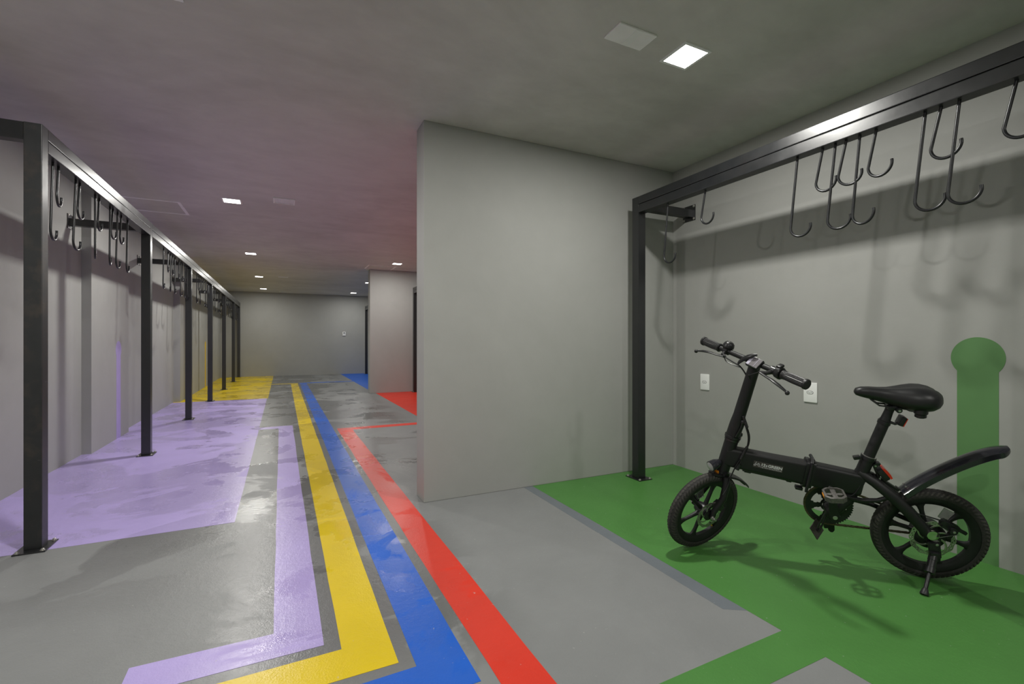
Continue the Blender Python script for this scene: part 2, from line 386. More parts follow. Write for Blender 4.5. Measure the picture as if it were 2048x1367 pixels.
def hatch(x0, x1, y0, y1, wdt, label):
    t = thing('ceiling_hatch', label, 'hatch', ((x0 + x1) / 2, (y0 + y1) / 2, CZ))
    sx, sy = (x1 - x0) / 2, (y1 - y0) / 2; b = MB()
    b.span((-sx, -sy, -0.004), (sx, -sy + wdt, 0)); b.span((-sx, sy - wdt, -0.004), (sx, sy, 0))
    b.span((-sx, -sy + wdt, -0.004), (-sx + wdt, sy - wdt, 0)); b.span((sx - wdt, -sy + wdt, -0.004), (sx, sy - wdt, 0))
    b.build('trim_frame', M['trim'], t, smooth=0)
    MB().span((-sx + wdt + 0.004, -sy + wdt + 0.004, -0.0012), (sx - wdt - 0.004, sy - wdt - 0.004, 0)).build('panel', M['ceiling'], t, smooth=0)
hatch(-1.52, -0.943, 5.86, 6.42, 0.030, 'white-framed square access hatch in the ceiling near the long rack')
hatch(1.46, 1.99, 9.12, 9.64, 0.028, 'white-framed square access hatch in the ceiling above the red bay')

# wall sockets
def socket(y, zc, label):
    t = thing('wall_socket', label, 'socket', (XR, y, zc))
    MB().span((-0.009, -0.042, -0.062), (0, 0.042, 0.062), 0.004).build('cover_plate', M['white'], t)
    b = MB(); pts = []
    for k in range(24):
        a = 2 * math.pi * k / 24
        pts.append((-0.0092, 0.021 * math.copysign(abs(math.cos(a)) ** 0.7, math.cos(a)), 0.0105 * math.copysign(abs(math.sin(a)) ** 0.9, math.sin(a))))
    b.prism(pts, (-0.0012, 0, 0)).build('socket_rim', M['grey_key'], t, smooth=0)
    b = MB(); b.prism([(p[0] - 0.0012, p[1] * 0.84, p[2] * 0.78) for p in pts], (-0.0006, 0, 0)).build('socket_face', M['white'], t, smooth=0)
    h = MB().cyl((-0.0108, 0, 0), (-0.0116, 0, 0), 0.0024, 10).mesh('pin_hole', M['slot'], 0)
    for dy, dz in ((-0.0095, 0.001), (0, -0.002), (0.0095, 0.001)): place(h, 'pin_hole', t, (0, dy, dz))
socket(2.647, 0.727, 'white wall socket plate between the dividing wall and the bicycle')
socket(1.827, 0.726, 'white wall socket plate behind the bicycle handlebar')
t = thing('wall_control', 'small white control box on the far grey wall', 'control', (1.765, YF, 1.27))
MB().span((-0.045, -0.022, -0.062), (0.045, 0, 0.062), 0.004).build('case', M['white'], t)
MB().span((-0.024, -0.0235, 0.008), (0.024, -0.021, 0.040)).build('display', M['slot'], t, smooth=0)
MB().span((-0.010, -0.025, -0.035), (0.010, -0.021, -0.020), 0.001).build('button', M['grey_key'], t, smooth=0)

# ---------------------------------------------------------------- bike racks
ZB0, ZB1, ZT = 2.019, 2.081, 2.141            # underside of lower tube, joint, top
def hook_mesh(L, name):
    r = 0.050; s = -0.036; pts = []
    for k in range(8): f = k / 7; pts.append((0, s * f, 0.004 - (L - r + 0.004) * f))
    for k in range(1, 19):
        a = math.pi + (math.pi + R(12)) * k / 18
        pts.append((0, s + r + r * math.cos(a), -(L - r) + r * math.sin(a)))
    return MB().tube(pts, 0.0062, 10).mesh(name, M['hook'], 50)
HL, HS = hook_mesh(0.418, 'hook'), hook_mesh(0.216, 'hook')
POST = 0.070
def bolt_mesh(): return MB().lathe((0, 0, 0), (0, 0, 1), [(0, 0.011), (0.002, 0.011), (0.0022, 0.008), (0.008, 0.007), (0.010, 0.004)], 10).mesh('bolt', M['zinc'], 40)
BOLT = bolt_mesh()
def rack(label, xa, xb, wall_x, posts, hooks, side, rusty=(), arm_wall=None):
    """xa..xb: post depth across; posts: near face y of each; side=-1: wall on the left, +1: on the right"""
    t = thing('bike_rack', label, 'bike rack', ((xa + xb) / 2, posts[0], 0), None)
    ox, oy = (xa + xb) / 2, posts[0]
    hw = POST / 2
    pm = MB().span((-hw, 0, 0.006), (hw, POST, ZT), 0.003)
    pme = pm.mesh('post', M['steel'], 0); pr = None
    if rusty: pr = MB().span((-hw, 0, 0.006), (hw, POST, ZT), 0.003).mesh('post', M['rusty'], 0)
    bp = MB().span((-0.062, -0.045, 0.0008), (0.062, POST + 0.045, 0.007), 0.001).mesh('base_plate', M['steel'], 0)
    for i, y in enumerate(posts):
        p = place(pr if i in rusty else pme, 'post', t, (0, y - oy, 0))
        if i in rusty: p['label'] = 'scuffed and rusty end post'
        b = place(bp, 'base_plate', p)
        for dx, dy in ((-0.048, -0.032), (0.048, POST + 0.032), (0.048, -0.032), (-0.048, POST + 0.032)): place(BOLT, 'anchor_bolt', p, (dx, dy, 0.007))
        # arm to the wall
        w0 = (arm_wall(y) if arm_wall else wall_x) - ox
        a0 = side * hw
        lo = 0.004
        z0, z1 = (2.052, ZT) if i in (0, ) and side < 0 else (2.050, 2.112)
        x0, x1 = sorted((a0 - side * 0.002, w0 - side * lo))
        arm = MB().span((x0, 0.006, z0), (x1, POST - 0.006, z1), 0.002).build('wall_arm', M['steel'], t, smooth=0); arm.location = (0, y - oy, 0)
        pl_ = MB().span((w0 - side * 0.0005, -0.028, 2.022), (w0 - side * 0.006, POST + 0.028, 2.146)).build('mounting_plate', M['steel'], arm, smooth=0)
        for dy in (-0.016, POST + 0.016):
            for z in (2.034, 2.134):
                q = place(BOLT, 'bolt', arm, (w0 - side * 0.006, dy, z)); q.rotation_euler = (0, R(-90 * side), 0)
    for i in range(len(posts) - 1):
        y0, y1 = posts[i] + POST - oy, posts[i + 1] - oy
        MB().span((-hw, y0, ZB1 + 0.0015), (hw, y1, ZT), 0.004).build('upper_beam', M['steel'], t, smooth=0)
        MB().span((-hw, y0, ZB0), (hw, y1, ZB1 - 0.0015), 0.004).build('lower_beam', M['steel'], t, smooth=0)
    for y, long, yaw in hooks:
        place(HL if long else HS, 'hook', t, (0, y - oy, ZB0), R(yaw))
    return t
# left: rod leans towards the camera end, tip away from it (local +y)
lh = [(3.395, 1, 4), (3.467, 0, 7), (3.713, 1, -2), (3.776, 0, 0), (4.040, 1, 15), (4.118, 0, 3), (4.343, 1, 11), (4.407, 0, -3), (4.515, 1, 0), (4.607, 0, 1), (4.770, 1, 4)]
rnd = random.Random(11)
for k, y in enumerate((6.06, 6.28, 6.40, 6.52, 6.65, 6.88, 7.01, 7.10, 7.26, 7.36, 7.46)): lh.append((y, (k + 1) % 2, rnd.uniform(-6, 14)))
for k, y in enumerate((8.22, 8.40, 8.52, 8.67, 8.86, 9.05, 9.27, 9.45)): lh.append((y, (1, 0, 1, 0, 0, 1, 1, 0)[k], rnd.uniform(-6, 14)))
for k, y in enumerate((10.0, 10.2, 10.33, 10.53, 10.81, 10.95, 11.1, 11.4, 11.6)): lh.append((y, (k + 1) % 2, rnd.uniform(-6, 14)))
for k, y in enumerate((12.05, 12.2, 12.5, 12.72, 12.94, 13.1, 13.26, 13.4, 13.6, 13.8)): lh.append((y, k % 2, rnd.uniform(-6, 14)))
for k, y in enumerate((14.25, 14.4, 14.6, 14.75, 15.0, 15.2)): lh.append((y, (k + 1) % 2, rnd.uniform(-6, 14)))
def wall_at(y): return -1.588 if 5.6 < y < 6.8 else (-1.570 if y > 9.7 else XL)
rack('long black steel bike rack with J-shaped hooks over the lilac and yellow bays', -1.155, -1.085, XL,
     [3.165, 5.335, 7.51, 9.60, 11.77, 13.94, 15.60], lh, -1, rusty=(0,), arm_wall=wall_at)
rh = [(2.503, 1), (2.175, 0), (1.572, 1), (1.442, 0), (1.382, 1), (1.332, 0), (1.273, 1), (1.204, 0), (1.021, 1), (0.967, 0), (0.909, 1), (0.744, 0), (0.45, 1), (0.2, 0), (-0.1, 1)]
rack('black steel bike rack with J-shaped hooks above the bicycle', 2.420, 2.490, XR, [-1.60, 0.58, 2.772],
     [(y, l, 180 + rnd.uniform(-9, 9)) for y, l in rh], 1)
rack('black steel bike rack in the red bay, mostly hidden by the dividing wall', 2.420, 2.490, XR, [3.30, 5.45, 7.6, 9.52],
     [(3.6 + 0.35 * k, (k + 1) % 2, 180 + rnd.uniform(-9, 9)) for k in range(16)], 1)
rack('black steel bike rack in the blue bay by the far wall', 2.370, 2.440, XR, [10.1, 11.9, 13.7, 15.42],
     [(10.4 + 0.33 * k, (k + 1) % 2, 180 + rnd.uniform(-9, 9)) for k in range(15)], 1)

# ---------------------------------------------------------------- folding electric bicycle
# bike frame: origin on the floor under the rear hub, x forward, y to the rider's left, z up; leaning left on its stand
PSI, LEAN, HH, WR = R(133), R(11.29), 0.2105, 0.210
BIKE = thing('bicycle', 'black folding electric bicycle with small mag wheels leaning on its kickstand', 'bicycle')
BM = Matrix.Rotation(PSI, 3, 'Z') @ Matrix.Rotation(-LEAN, 3, 'X')
hub_w = Vector((2.5386, 1.0476, 0.2064))
BIKE.rotation_euler = BM.to_euler(); BIKE.location = hub_w - BM @ Vector((0, 0, HH)) + Vector((0, 0, 0.0015))
UP = Vector((0, 0, HH))
def TF(p): return p + UP                                   # hub-relative to bike coordinates
AL, STEER = R(13.9), R(42.0)
AXD = Vector((-math.sin(AL), 0, math.cos(AL))); AXP = Vector((0.8793, 0, -0.0105))
ROT = Quaternion(AXD, STEER).to_matrix()
def TS(p): return AXP + ROT @ (p - AXP) + UP               # steered assembly
FH = Vector((0.924, 0, 0.0060))                            # front hub before steering
def ax_pt(z): return Vector((AXP.x - math.tan(AL) * (z - AXP.z), 0, z))
V = Vector
def part(b, name, mat, parent=None, label=None, smooth=35): return b.build(name, M[mat], parent or BIKE, label, smooth)

def wheel(c, T, name, motor):
    c = Vector(c)
    # rim with six cast spokes
    b = MB(T)
    prof = [(-0.016, 0.172), (-0.020, 0.176), (-0.020, 0.164), (-0.012, 0.150), (-0.009, 0.143), (0.009, 0.143), (0.012, 0.150), (0.020, 0.164), (0.020, 0.176), (0.016, 0.172), (0.0, 0.158)]
    seg = 72
    rings = [[c + V((r * math.cos(a), y, r * math.sin(a))) for y, r in prof] for a in [2 * math.pi * k / seg for k in range(seg)]]
    b.loft(rings, closed=True)
    a_off = R(14) if motor else R(52)
    for k in range(6):
        a = a_off + k * math.pi / 3; d = V((math.cos(a), 0, math.sin(a))); n = V((-math.sin(a), 0, math.cos(a)))
        rr = []
        for rad, hw, hy in ((0.030, 0.011, 0.011), (0.060, 0.0085, 0.009), (0.110, 0.0085, 0.008), (0.130, 0.012, 0.009), (0.140, 0.019, 0.009), (0.146, 0.028, 0.009)):
            p = c + d * rad
            rr.append([p + n * (hw * sx) + V((0, hy * sy, 0)) for sx, sy in ((-1, -0.5), (-0.5, -1), (0.5, -1), (1, -0.5), (1, 0.5), (0.5, 1), (-0.5, 1), (-1, 0.5))])
        b.loft(rr)
    rim = part(b, name, 'bk_frame', BIKE, 'black six-spoke cast wheel')
    # tyre with cut tread
    b = MB(T); N = 480; K = 26; ring = []; GR = {}
    for i in range(N):
        a = 2 * math.pi * i / N; row = []
        for j in range(K):
            s = -R(118) + 2 * R(118) * j / (K - 1)            # section angle, 0 = crown
            rs = 0.0243; y = rs * math.sin(s); r = (WR - rs) + rs * math.cos(s)
            if abs(s) < R(82):
                q = (i + abs(s) * 5.0) % 7
                groove = 1 if q < 2.1 else 0
                if abs(abs(s) - R(30)) < R(7): groove = 1
                if abs(s) < R(10): groove = 0
                GR[(i, j)] = groove; dr = -0.0022 * groove
                y += dr * math.sin(s); r += dr * math.cos(s)
            row.append(c + V((r * math.cos(a), y, r * math.sin(a))))
        ring.append(row)
    pts = [p for r_ in ring for p in r_]; F = []
    for i in range(N):
        for j in range(K - 1):
            i2 = (i + 1) % N; F.append((i * K + j, i2 * K + j, i2 * K + j + 1, i * K + j + 1))
    b.poly(pts, F); ty = part(b, 'tire', 'bk_rubber', rim, 'knobbly black tyre', 40)
    ty.data.materials.append(M['bk_dusty']); mi = []
    for i in range(N):
        for j in range(K - 1):
            mi.append(1 if (i, j) in GR and not any(GR.get(((i + a_) % N, j + c_), 1) for a_ in (0, 1) for c_ in (0, 1)) else 0)
    ty.data.polygons.foreach_set('material_index', mi)
    # hub
    b = MB(T)
    if motor: b.lathe(c, (0, 1, 0), [(-0.046, 0.012), (-0.040, 0.050), (-0.034, 0.058), (0.020, 0.058), (0.028, 0.050), (0.036, 0.020)], 40)
    else: b.lathe(c, (0, 1, 0), [(-0.040, 0.010), (-0.036, 0.026), (-0.012, 0.034), (0.012, 0.034), (0.032, 0.026), (0.036, 0.012)], 32)
    part(b, 'hub', 'bk_plastic', rim)
    # wavy drilled brake disc
    yd = 0.040; b = MB(T); NA = 144; RR = [0.0640, 0.0665, 0.0700, 0.0725, 0.0760, 0.0800] if motor else [0.0560, 0.0585, 0.0615, 0.064, 0.067, 0.0705]
    P = []; F = []
    for s in (0, 1):
        for i in range(NA):
            a = 2 * math.pi * i / NA
            for k, rr in enumerate(RR):
                r = rr + (0.0018 * math.cos(12 * a) * (k / 5.0) ** 2)
                P.append(c + V((r * math.cos(a), yd + 0.002 * s, r * math.sin(a))))
    n_ = len(RR)
    for i in range(NA):
        i2 = (i + 1) % NA
        for k in range(n_ - 1):
            hole = (k == 1 and i % 6 in (1, 2)) or (k == 3 and i % 6 in (4, 5))
            for s in (0, 1):
                o_ = s * NA * n_
                if not hole: F.append((o_ + i * n_ + k, o_ + i2 * n_ + k, o_ + i2 * n_ + k + 1, o_ + i * n_ + k + 1))
        for k in (0, n_ - 1): F.append((i * n_ + k, i2 * n_ + k, NA * n_ + i2 * n_ + k, NA * n_ + i * n_ + k))
    b.poly(P, F)
    for k in range(6):
        pts = []
        for q in range(7):
            f = q / 6; a = k * math.pi / 3 + 0.75 * f ** 1.4; r = 0.026 + (RR[1] - 0.026) * f
            pts.append(c + V((r * math.cos(a), yd + 0.001, r * math.sin(a))))
        b.tube(pts, [0.0055, 0.0045, 0.004, 0.004, 0.004, 0.0045, 0.006], 8, flat=0.25, up=(0, 1, 0))
    part(b, 'brake_disc', 'disc', rim, 'drilled steel brake disc', 30)
    b = MB(T).lathe(c + V((0, yd - 0.002, 0)), (0, 1, 0), [(0, 0.030), (0.005, 0.030), (0.006, 0.022), (0.010, 0.014)], 24); part(b, 'disc_carrier', 'bk_metal', rim)
    # valve
    a = R(-100) if motor else R(-118); d = V((math.cos(a), 0, math.sin(a)))
    b = MB(T).cyl(c + d * 0.143, c + d * 0.122, 0.0034, 8); v = part(b, 'valve', 'yvalve', rim)
    b = MB(T).cyl(c + d * 0.123, c + d * 0.110, 0.0042, 8); part(b, 'valve_cap', 'bk_plastic', rim)
    # clear spoke reflector
    a = R(75) if not motor else R(118); d = V((math.cos(a), 0, math.sin(a))); n = V((-d.z, 0, d.x)); p = c + d * 0.112
    b = MB(T).prism([p + n * x + d * z for x, z in ((-0.016, -0.024), (0.016, -0.024), (0.020, 0.024), (-0.020, 0.024))], (0, 0.006, 0)); part(b, 'spoke_reflector', 'lensclear', rim, smooth=0)
    # axle nuts
    for s in (-1, 1):
        b = MB(T).lathe(c + V((0, s * 0.066, 0)), (0, s, 0), [(0, 0.014), (0.003, 0.014), (0.0032, 0.0095), (0.011, 0.0095), (0.0112, 0.0055), (0.021, 0.0055), (0.022, 0.003)], 12)
        part(b, 'axle_nut', 'alloy', rim, smooth=30)
    return rim
RW = wheel((0, 0, 0), TF, 'rear_wheel', True)
FW = wheel(FH, TS, 'front_wheel', False)

# main tube: a deep rounded box, hinged in the middle
def rrect(p, ux, uz, hw, hh, r, n=5):
    out = []
    for (sx, sz, a0) in ((1, 1, 0), (-1, 1, 90), (-1, -1, 180), (1, -1, 270)):
        for k in range(n):
            a = R(a0 + 90 * k / (n - 1)); out.append(p + ux * (sx * (hw - r) + r * math.cos(a)) + uz * (sz * (hh - r) + r * math.sin(a)))
    return out
P0, P1 = V((0.800, 0, 0.290)), V((0.262, 0, 0.205)); td = (P1 - P0).normalized(); tn = V((-td.z, 0, td.x)); tn = tn if tn.z > 0 else -tn
YA = V((0, 1, 0))
def on_tube(x): f = (x - P0.x) / (P1.x - P0.x); return P0 + (P1 - P0) * f
b = MB(TF); b.loft([rrect(on_tube(x), YA, tn, 0.031, h, 0.016) for x, h in ((0.812, 0.044), (0.79, 0.0485), (0.62, 0.050), (0.485, 0.054), (0.475, 0.0555))])
main = part(b, 'main_tube', 'bk_frame', BIKE, 'deep black main frame tube')
b = MB(TF); b.loft([rrect(on_tube(x), YA, tn, 0.031, h, 0.016) for x, h in ((0.452, 0.0555), (0.44, 0.0545), (0.36, 0.054), (0.27, 0.052), (0.255, 0.046))])
part(b, 'main_tube', 'bk_frame', BIKE)
# battery rail under the tube
b = MB(TF); q = Matrix((td, YA, tn)).transposed()
b.box(on_tube(0.60) - tn * 0.052, (0.26, 0.030, 0.012), q, 0.002); b.box(on_tube(0.705) - tn * 0.056, (0.030, 0.026, 0.014), q, 0.002); b.box(on_tube(0.53) - tn * 0.058, (0.022, 0.022, 0.012), q, 0.002)
part(b, 'battery_rail', 'bk_plastic', main)
# hinge
b = MB(TF)
for x in (0.474, 0.453):
    b.loft([rrect(on_tube(x + d), YA, tn, 0.037, 0.066, 0.018) for d in (0.0065, 0.0075, -0.0075, -0.0065)][1:3])
b.tube([on_tube(0.463) + tn * 0.060 + YA * 0.034, on_tube(0.463) + tn * 0.078 + YA * 0.020, on_tube(0.463) + tn * 0.078 - YA * 0.02], 0.0075, 10)
b.tube([on_tube(0.463) + tn * 0.062 + YA * 0.040, on_tube(0.463) - tn * 0.030 + YA * 0.044, on_tube(0.463) - tn * 0.078 + YA * 0.042], [0.007, 0.0085, 0.006], 10)
hinge = part(b, 'hinge', 'bk_plastic', BIKE, 'black folding hinge clamp')
b = MB(TF).box(on_tube(0.487) - tn * 0.078 + YA * 0.012, (0.030, 0.030, 0.014), q, 0.003); part(b, 'hinge_catch', 'bk_plastic', hinge)

# sticker with scooter mark and lettering on the left flank
def flank(u, v, lift=0.0):
    """u metres rearwards from the sticker's front edge, v up from its middle, on the left flank of the tube"""
    return on_tube(0.692) + td * u + tn * v + YA * (0.0314 + lift)
SW, SH = 0.124, 0.032
b = MB(TF); b.prism([flank(0, -SH / 2), flank(SW, -SH / 2), flank(SW, SH / 2), flank(0, SH / 2)], YA * 0.0003)
stick = part(b, 'sticker', 'sticker', main, 'dark sticker with white scooter mark and lettering', 0)
def lettering(s, size, u, v, name, fit=None, bold=0.0):
    cu = bpy.data.curves.new(name, 'FONT'); cu.body = s; cu.size = size; cu.extrude = 0.00012; cu.offset = bold
    tmp = bpy.data.objects.new(name, cu); COL.objects.link(tmp)
    dg = bpy.context.evaluated_depsgraph_get(); me = bpy.data.meshes.new_from_object(tmp.evaluated_get(dg)); bpy.data.objects.remove(tmp)
    xs = [p.co.x for p in me.vertices]; k = fit / (max(xs) - min(xs)) if fit else 1.0; x0 = min(xs)
    for p in me.vertices:
        p.co = TF(flank(u + (p.co.x - x0) * k, v + p.co.y, 0.0005 + p.co.z))
    me.materials.clear(); me.materials.append(M['print'])
    o = bpy.data.objects.new(name, me); COL.objects.link(o); o.parent = main; return o
lettering('12', 0.0185, 0.0345, -0.0035, 'lettering', 0.0170, 0.0008)
lettering('3', 0.0120, 0.0530, -0.0035, 'lettering', 0.0060, 0.0008)
lettering('GREEN', 0.0185, 0.0620, -0.0035, 'lettering', 0.0590, 0.0008)
lettering('MOTOS ELÉTRICAS', 0.0074, 0.0470, -0.0125, 'lettering', 0.0730)
b = MB(TF)
def ringm(u, v, r, w_):
    pts = [flank(u + r * math.cos(a), v + r * math.sin(a), 0.0006) for a in [2 * math.pi * k / 20 for k in range(20)]]; b.tube(pts, w_, 5, closed=True)
def linem(*uv, w_=0.0007): b.tube([flank(u, v, 0.0006) for u, v in uv], w_, 5)
ringm(0.0065, -0.0050, 0.0040, 0.0007); ringm(0.0245, -0.0050, 0.0040, 0.0007)
linem((0.0065, -0.005), (0.0085, 0.004), (0.0100, 0.0105)); linem((0.0085, 0.0115), (0.0125, 0.0105)); linem((0.0095, 0.004), (0.0125, -0.003), (0.0180, -0.003), (0.0200, 0.003), (0.0260, 0.003), (0.0280, -0.001))
linem((0.0175, 0.0055), (0.0240, 0.0060), w_=0.0011); linem((0.0150, -0.003), (0.0150, 0.004)); ringm(0.0415, -0.0105, 0.0022, 0.0005); linem((0.030, -0.0075), (0.0345, -0.0105), (0.039, -0.0105), w_=0.0005)
part(b, 'scooter_mark', 'print', main)

# head tube, clamp, folding handlepost (steered)
b = MB(TF).cyl(ax_pt(0.205), ax_pt(0.372), 0.0305, 24); head = part(b, 'head_tube', 'bk_frame')
b = MB(TF).lathe(ax_pt(0.196), AXD, [(0, 0.026), (0.004, 0.033), (0.012, 0.033), (0.014, 0.0305)], 24); part(b, 'headset_cup', 'bk_metal', head); b = MB(TF).lathe(ax_pt(0.372), AXD, [(-0.002, 0.0305), (0, 0.0335), (0.010, 0.0335), (0.012, 0.030)], 24); part(b, 'headset_cup', 'bk_metal', head)
b = MB(TS).tube([ax_pt(0.384), ax_pt(0.395), ax_pt(0.46), ax_pt(0.50), ax_pt(0.744)], [0.0325, 0.0325, 0.031, 0.0275, 0.0255], 24)
post = part(b, 'handlepost', 'bk_frame', BIKE, 'black folding handlebar post')
b = MB(TS); b.lathe(ax_pt(0.384), AXD, [(0, 0.033), (0.001, 0.0365), (0.013, 0.0365), (0.014, 0.033)], 24)
b.box(ax_pt(0.389) + V((-0.040, 0.002, 0)), (0.022, 0.020, 0.018), None, 0.004); part(b, 'post_clamp', 'bk_plastic', post)
b = MB(TS); b.tube([ax_pt(0.405) + V((0.014, 0.032, 0)), ax_pt(0.45) + V((0.004, 0.035, 0)), ax_pt(0.478) + V((0, 0.032, 0))], [0.012, 0.010, 0.012], 12, flat=0.5); b.sphere(ax_pt(0.478) + V((0, 0.030, 0)), 0.013, 10)
part(b, 'fold_lever', 'bk_plastic', post)
b = MB(TS); b.box(ax_pt(0.396) + V((0.030, 0.014, 0)), (0.004, 0.010, 0.006)); part(b, 'clamp_bolt', 'alloy', post, smooth=0)

# fork with two legs
b = MB(TS); b.tube([ax_pt(0.205), ax_pt(0.185)], [0.028, 0.026], 20)
b.tube([ax_pt(0.200) + V((0.006, -0.038, 0)), ax_pt(0.205) + V((0.006, 0, 0)), ax_pt(0.200) + V((0.006, 0.038, 0))], 0.018, 14)
fork = part(b, 'fork_crown', 'bk_frame')
for s in (-1, 1):
    b = MB(TS); cpt = ax_pt(0.195) + V((0.004, s * 0.036, 0))
    b.tube([cpt, ax_pt(0.16) + V((0.002, s * 0.049, 0)), ax_pt(0.09) + V((0.006, s * 0.056, 0)), FH + V((-0.012, s * 0.0585, 0.030)), FH + V((-0.002, s * 0.0585, -0.012))], [0.0175, 0.0180, 0.0165, 0.0145, 0.012], 14)
    part(b, 'fork_leg', 'bk_frame')
b = MB(TS); b.box(FH + V((-0.050, 0.046, 0.045)), (0.030, 0.034, 0.048), Matrix.Rotation(R(30), 3, 'Y'), 0.005); b.cyl(FH + V((-0.046, 0.058, 0.045)), FH + V((-0.046, 0.072, 0.045)), 0.012, 14)
part(b, 'brake_caliper', 'bk_metal', fork)
b = MB(TS); b.cyl(FH + V((0.01, -0.045, 0.03)), FH + V((0.045, -0.052, 0.085)), 0.013, 12, 0.016); part(b, 'motor_plug', 'bk_plastic', fork)

# front mudguard
def strip(T, path, hw, crown, th, name, mat, label=None, tip0=0.4, tip1=0.3):
    path = [Vector(p) for p in path]; n = len(path); rings = []
    for i, p in enumerate(path):
        d = (path[min(i + 1, n - 1)] - path[max(i - 1, 0)]).normalized(); u = V((0, 1, 0)); nn = u.cross(d).normalized()
        nn = nn if nn.dot(V((0, 0, 1))) > -0.2 else -nn
        f = min(1, i / (n - 1) / 0.12) if tip0 < 1 else 1; g = min(1, (n - 1 - i) / (n - 1) / 0.14)
        wv = hw * (tip0 + (1 - tip0) * math.sin(f * math.pi / 2)) * (tip1 + (1 - tip1) * math.sin(g * math.pi / 2)); rg = []
        prof = [(-1, -1.0), (-0.92, -0.42), (-0.62, -0.18), (0, 0), (0.62, -0.18), (0.92, -0.42), (1, -1.0)]
        for a, z in prof: rg.append(p + u * (a * wv) + nn * (z * crown * wv / hw))
        for a, z in prof[::-1]: rg.append(p + u * (a * (wv - th)) + nn * (z * crown * wv / hw - th))
        rings.append(rg)
    return part(MB(T).loft(rings), name, mat, BIKE, label, 45)
fp = []
for k in range(15):
    f = k / 14; a = R(98 + 72 * f); r = 0.219 + 0.060 * max(0, f - 0.35) ** 1.4 * 2.0
    fp.append(FH + V((r * math.cos(a), 0, r * math.sin(a))))
strip(TS, fp, 0.031, 0.012, 0.002, 'front_mudguard', 'bk_plastic', 'short black front mudguard', 0.6, 0.45)

# headlight
hp = V((0.868, 0, 0.262)); hd = V((0.96, 0, -0.16)).normalized()
b = MB(TS); b.lathe(hp - hd * 0.026, hd, [(0, 0.008), (0.008, 0.017), (0.030, 0.0245), (0.060, 0.0260), (0.062, 0.0235)], 24); b.tube([ax_pt(0.215) + V((0.02, 0, 0)), hp - V((0.005, 0, 0.022))], 0.007, 8)
hl = part(b, 'headlight', 'bk_gloss', BIKE, 'small round black headlight')
b = MB(TS); b.lathe(hp + hd * 0.0345, hd, [(0, 0.0215), (0.002, 0.0215), (0.006, 0.012), (0.007, 0.003)], 20); part(b, 'lens', 'clear', hl)
b = MB(TS).box(V((0.868, 0.008, 0.218)), (0.004, 0.020, 0.020), Matrix.Rotation(R(20), 3, 'Z')); part(b, 'horn_tag', 'amber', hl, smooth=0)

# handlebar with grips, levers, bell, throttle, display
BX, BZ, YC = 0.700, 0.760, -0.028
def bp_(y, dx=0, dz=0): return V((BX + dx, YC + y, BZ + dz))
b = MB(TS).cyl(bp_(-0.292), bp_(0.292), 0.0125, 18); bar = part(b, 'handlebar', 'bk_frame')
b = MB(TS); b.cyl(bp_(YC * -1 - 0.024), bp_(YC * -1 + 0.024), 0.020, 16); b.tube([ax_pt(0.742), V((BX, 0, BZ - 0.006))], 0.0235, 18); part(b, 'bar_clamp', 'bk_plastic', bar)
for s in (-1, 1):
    b = MB(TS); rings = []; n = 20
    for y, r in ((0.178, 0.0170), (0.182, 0.0215), (0.190, 0.0200), (0.200, 0.0180), (0.230, 0.0195), (0.284, 0.0190), (0.286, 0.0225), (0.295, 0.0225), (0.298, 0.0190)):
        ribs = 0.0009 if 0.2 <= y < 0.285 else 0
        rings.append([bp_(s * y) + V((math.cos(a), 0, math.sin(a))) * (r + (ribs if k % 2 else -ribs)) for k, a in [(k, 2 * math.pi * k / 40) for k in range(40)]])
    b.loft(rings); part(b, 'grip', 'bk_grip', bar, 'ribbed black rubber grip', 20)
    # brake lever: perch, blade, ball
    b = MB(TS); b.lathe(bp_(s * 0.135), (0, s, 0), [(-0.012, 0.0125), (-0.011, 0.019), (0.011, 0.019), (0.012, 0.0125)], 16)
    b.tube([bp_(s * 0.135, 0.012, -0.004), bp_(s * 0.125, 0.036, -0.008), bp_(s * 0.100, 0.046, -0.010)], [0.010, 0.009, 0.007], 10)
    lev = part(b, 'lever_perch', 'bk_metal', bar)
    b = MB(TS); pts = [bp_(s * 0.108, 0.046, -0.010), bp_(s * 0.150, 0.056, -0.012), bp_(s * 0.180, 0.064, -0.010), bp_(s * 0.220, 0.070, -0.016), bp_(s * 0.262, 0.070, -0.030)]
    b.tube(pts, [0.0085, 0.0070, 0.0085, 0.0090, 0.0055], 10, flat=0.6); b.sphere(pts[-1] + V((0, s * 0.005, -0.003)), 0.0095, 10)
    part(b, 'brake_lever', 'bk_plastic', bar, 'black brake lever with ball end')
b = MB(TS); b.lathe(bp_(0.165), (0, 1, 0), [(-0.014, 0.0125), (-0.013, 0.025), (0.006, 0.028), (0.010, 0.0255), (0.012, 0.014)], 22); b.box(bp_(0.160, -0.004, 0.030), (0.026, 0.022, 0.012), Matrix.Rotation(R(12), 3, 'Y'), 0.004); part(b, 'throttle', 'bk_plastic', bar, 'black thumb throttle')
b = MB(TS); c_ = bp_(-0.138, -0.006, 0.016); ax_ = V((-0.35, 0.12, 0.93))
b.lathe(c_, ax_, [(-0.010, 0.012), (-0.008, 0.022), (0, 0.026), (0.002, 0.0275), (0.010, 0.0270), (0.021, 0.0235), (0.029, 0.015), (0.0315, 0.006)], 24); bell = part(b, 'bell', 'bk_plastic', bar, 'black bell with a pale ring on top')
b = MB(TS); b.lathe(c_ + ax_.normalized() * 0.0275, ax_, [(0, 0.0135), (0.003, 0.0115), (0.0022, 0.0085), (0.001, 0.0082)], 20); part(b, 'bell_ring', 'alloy', bell)
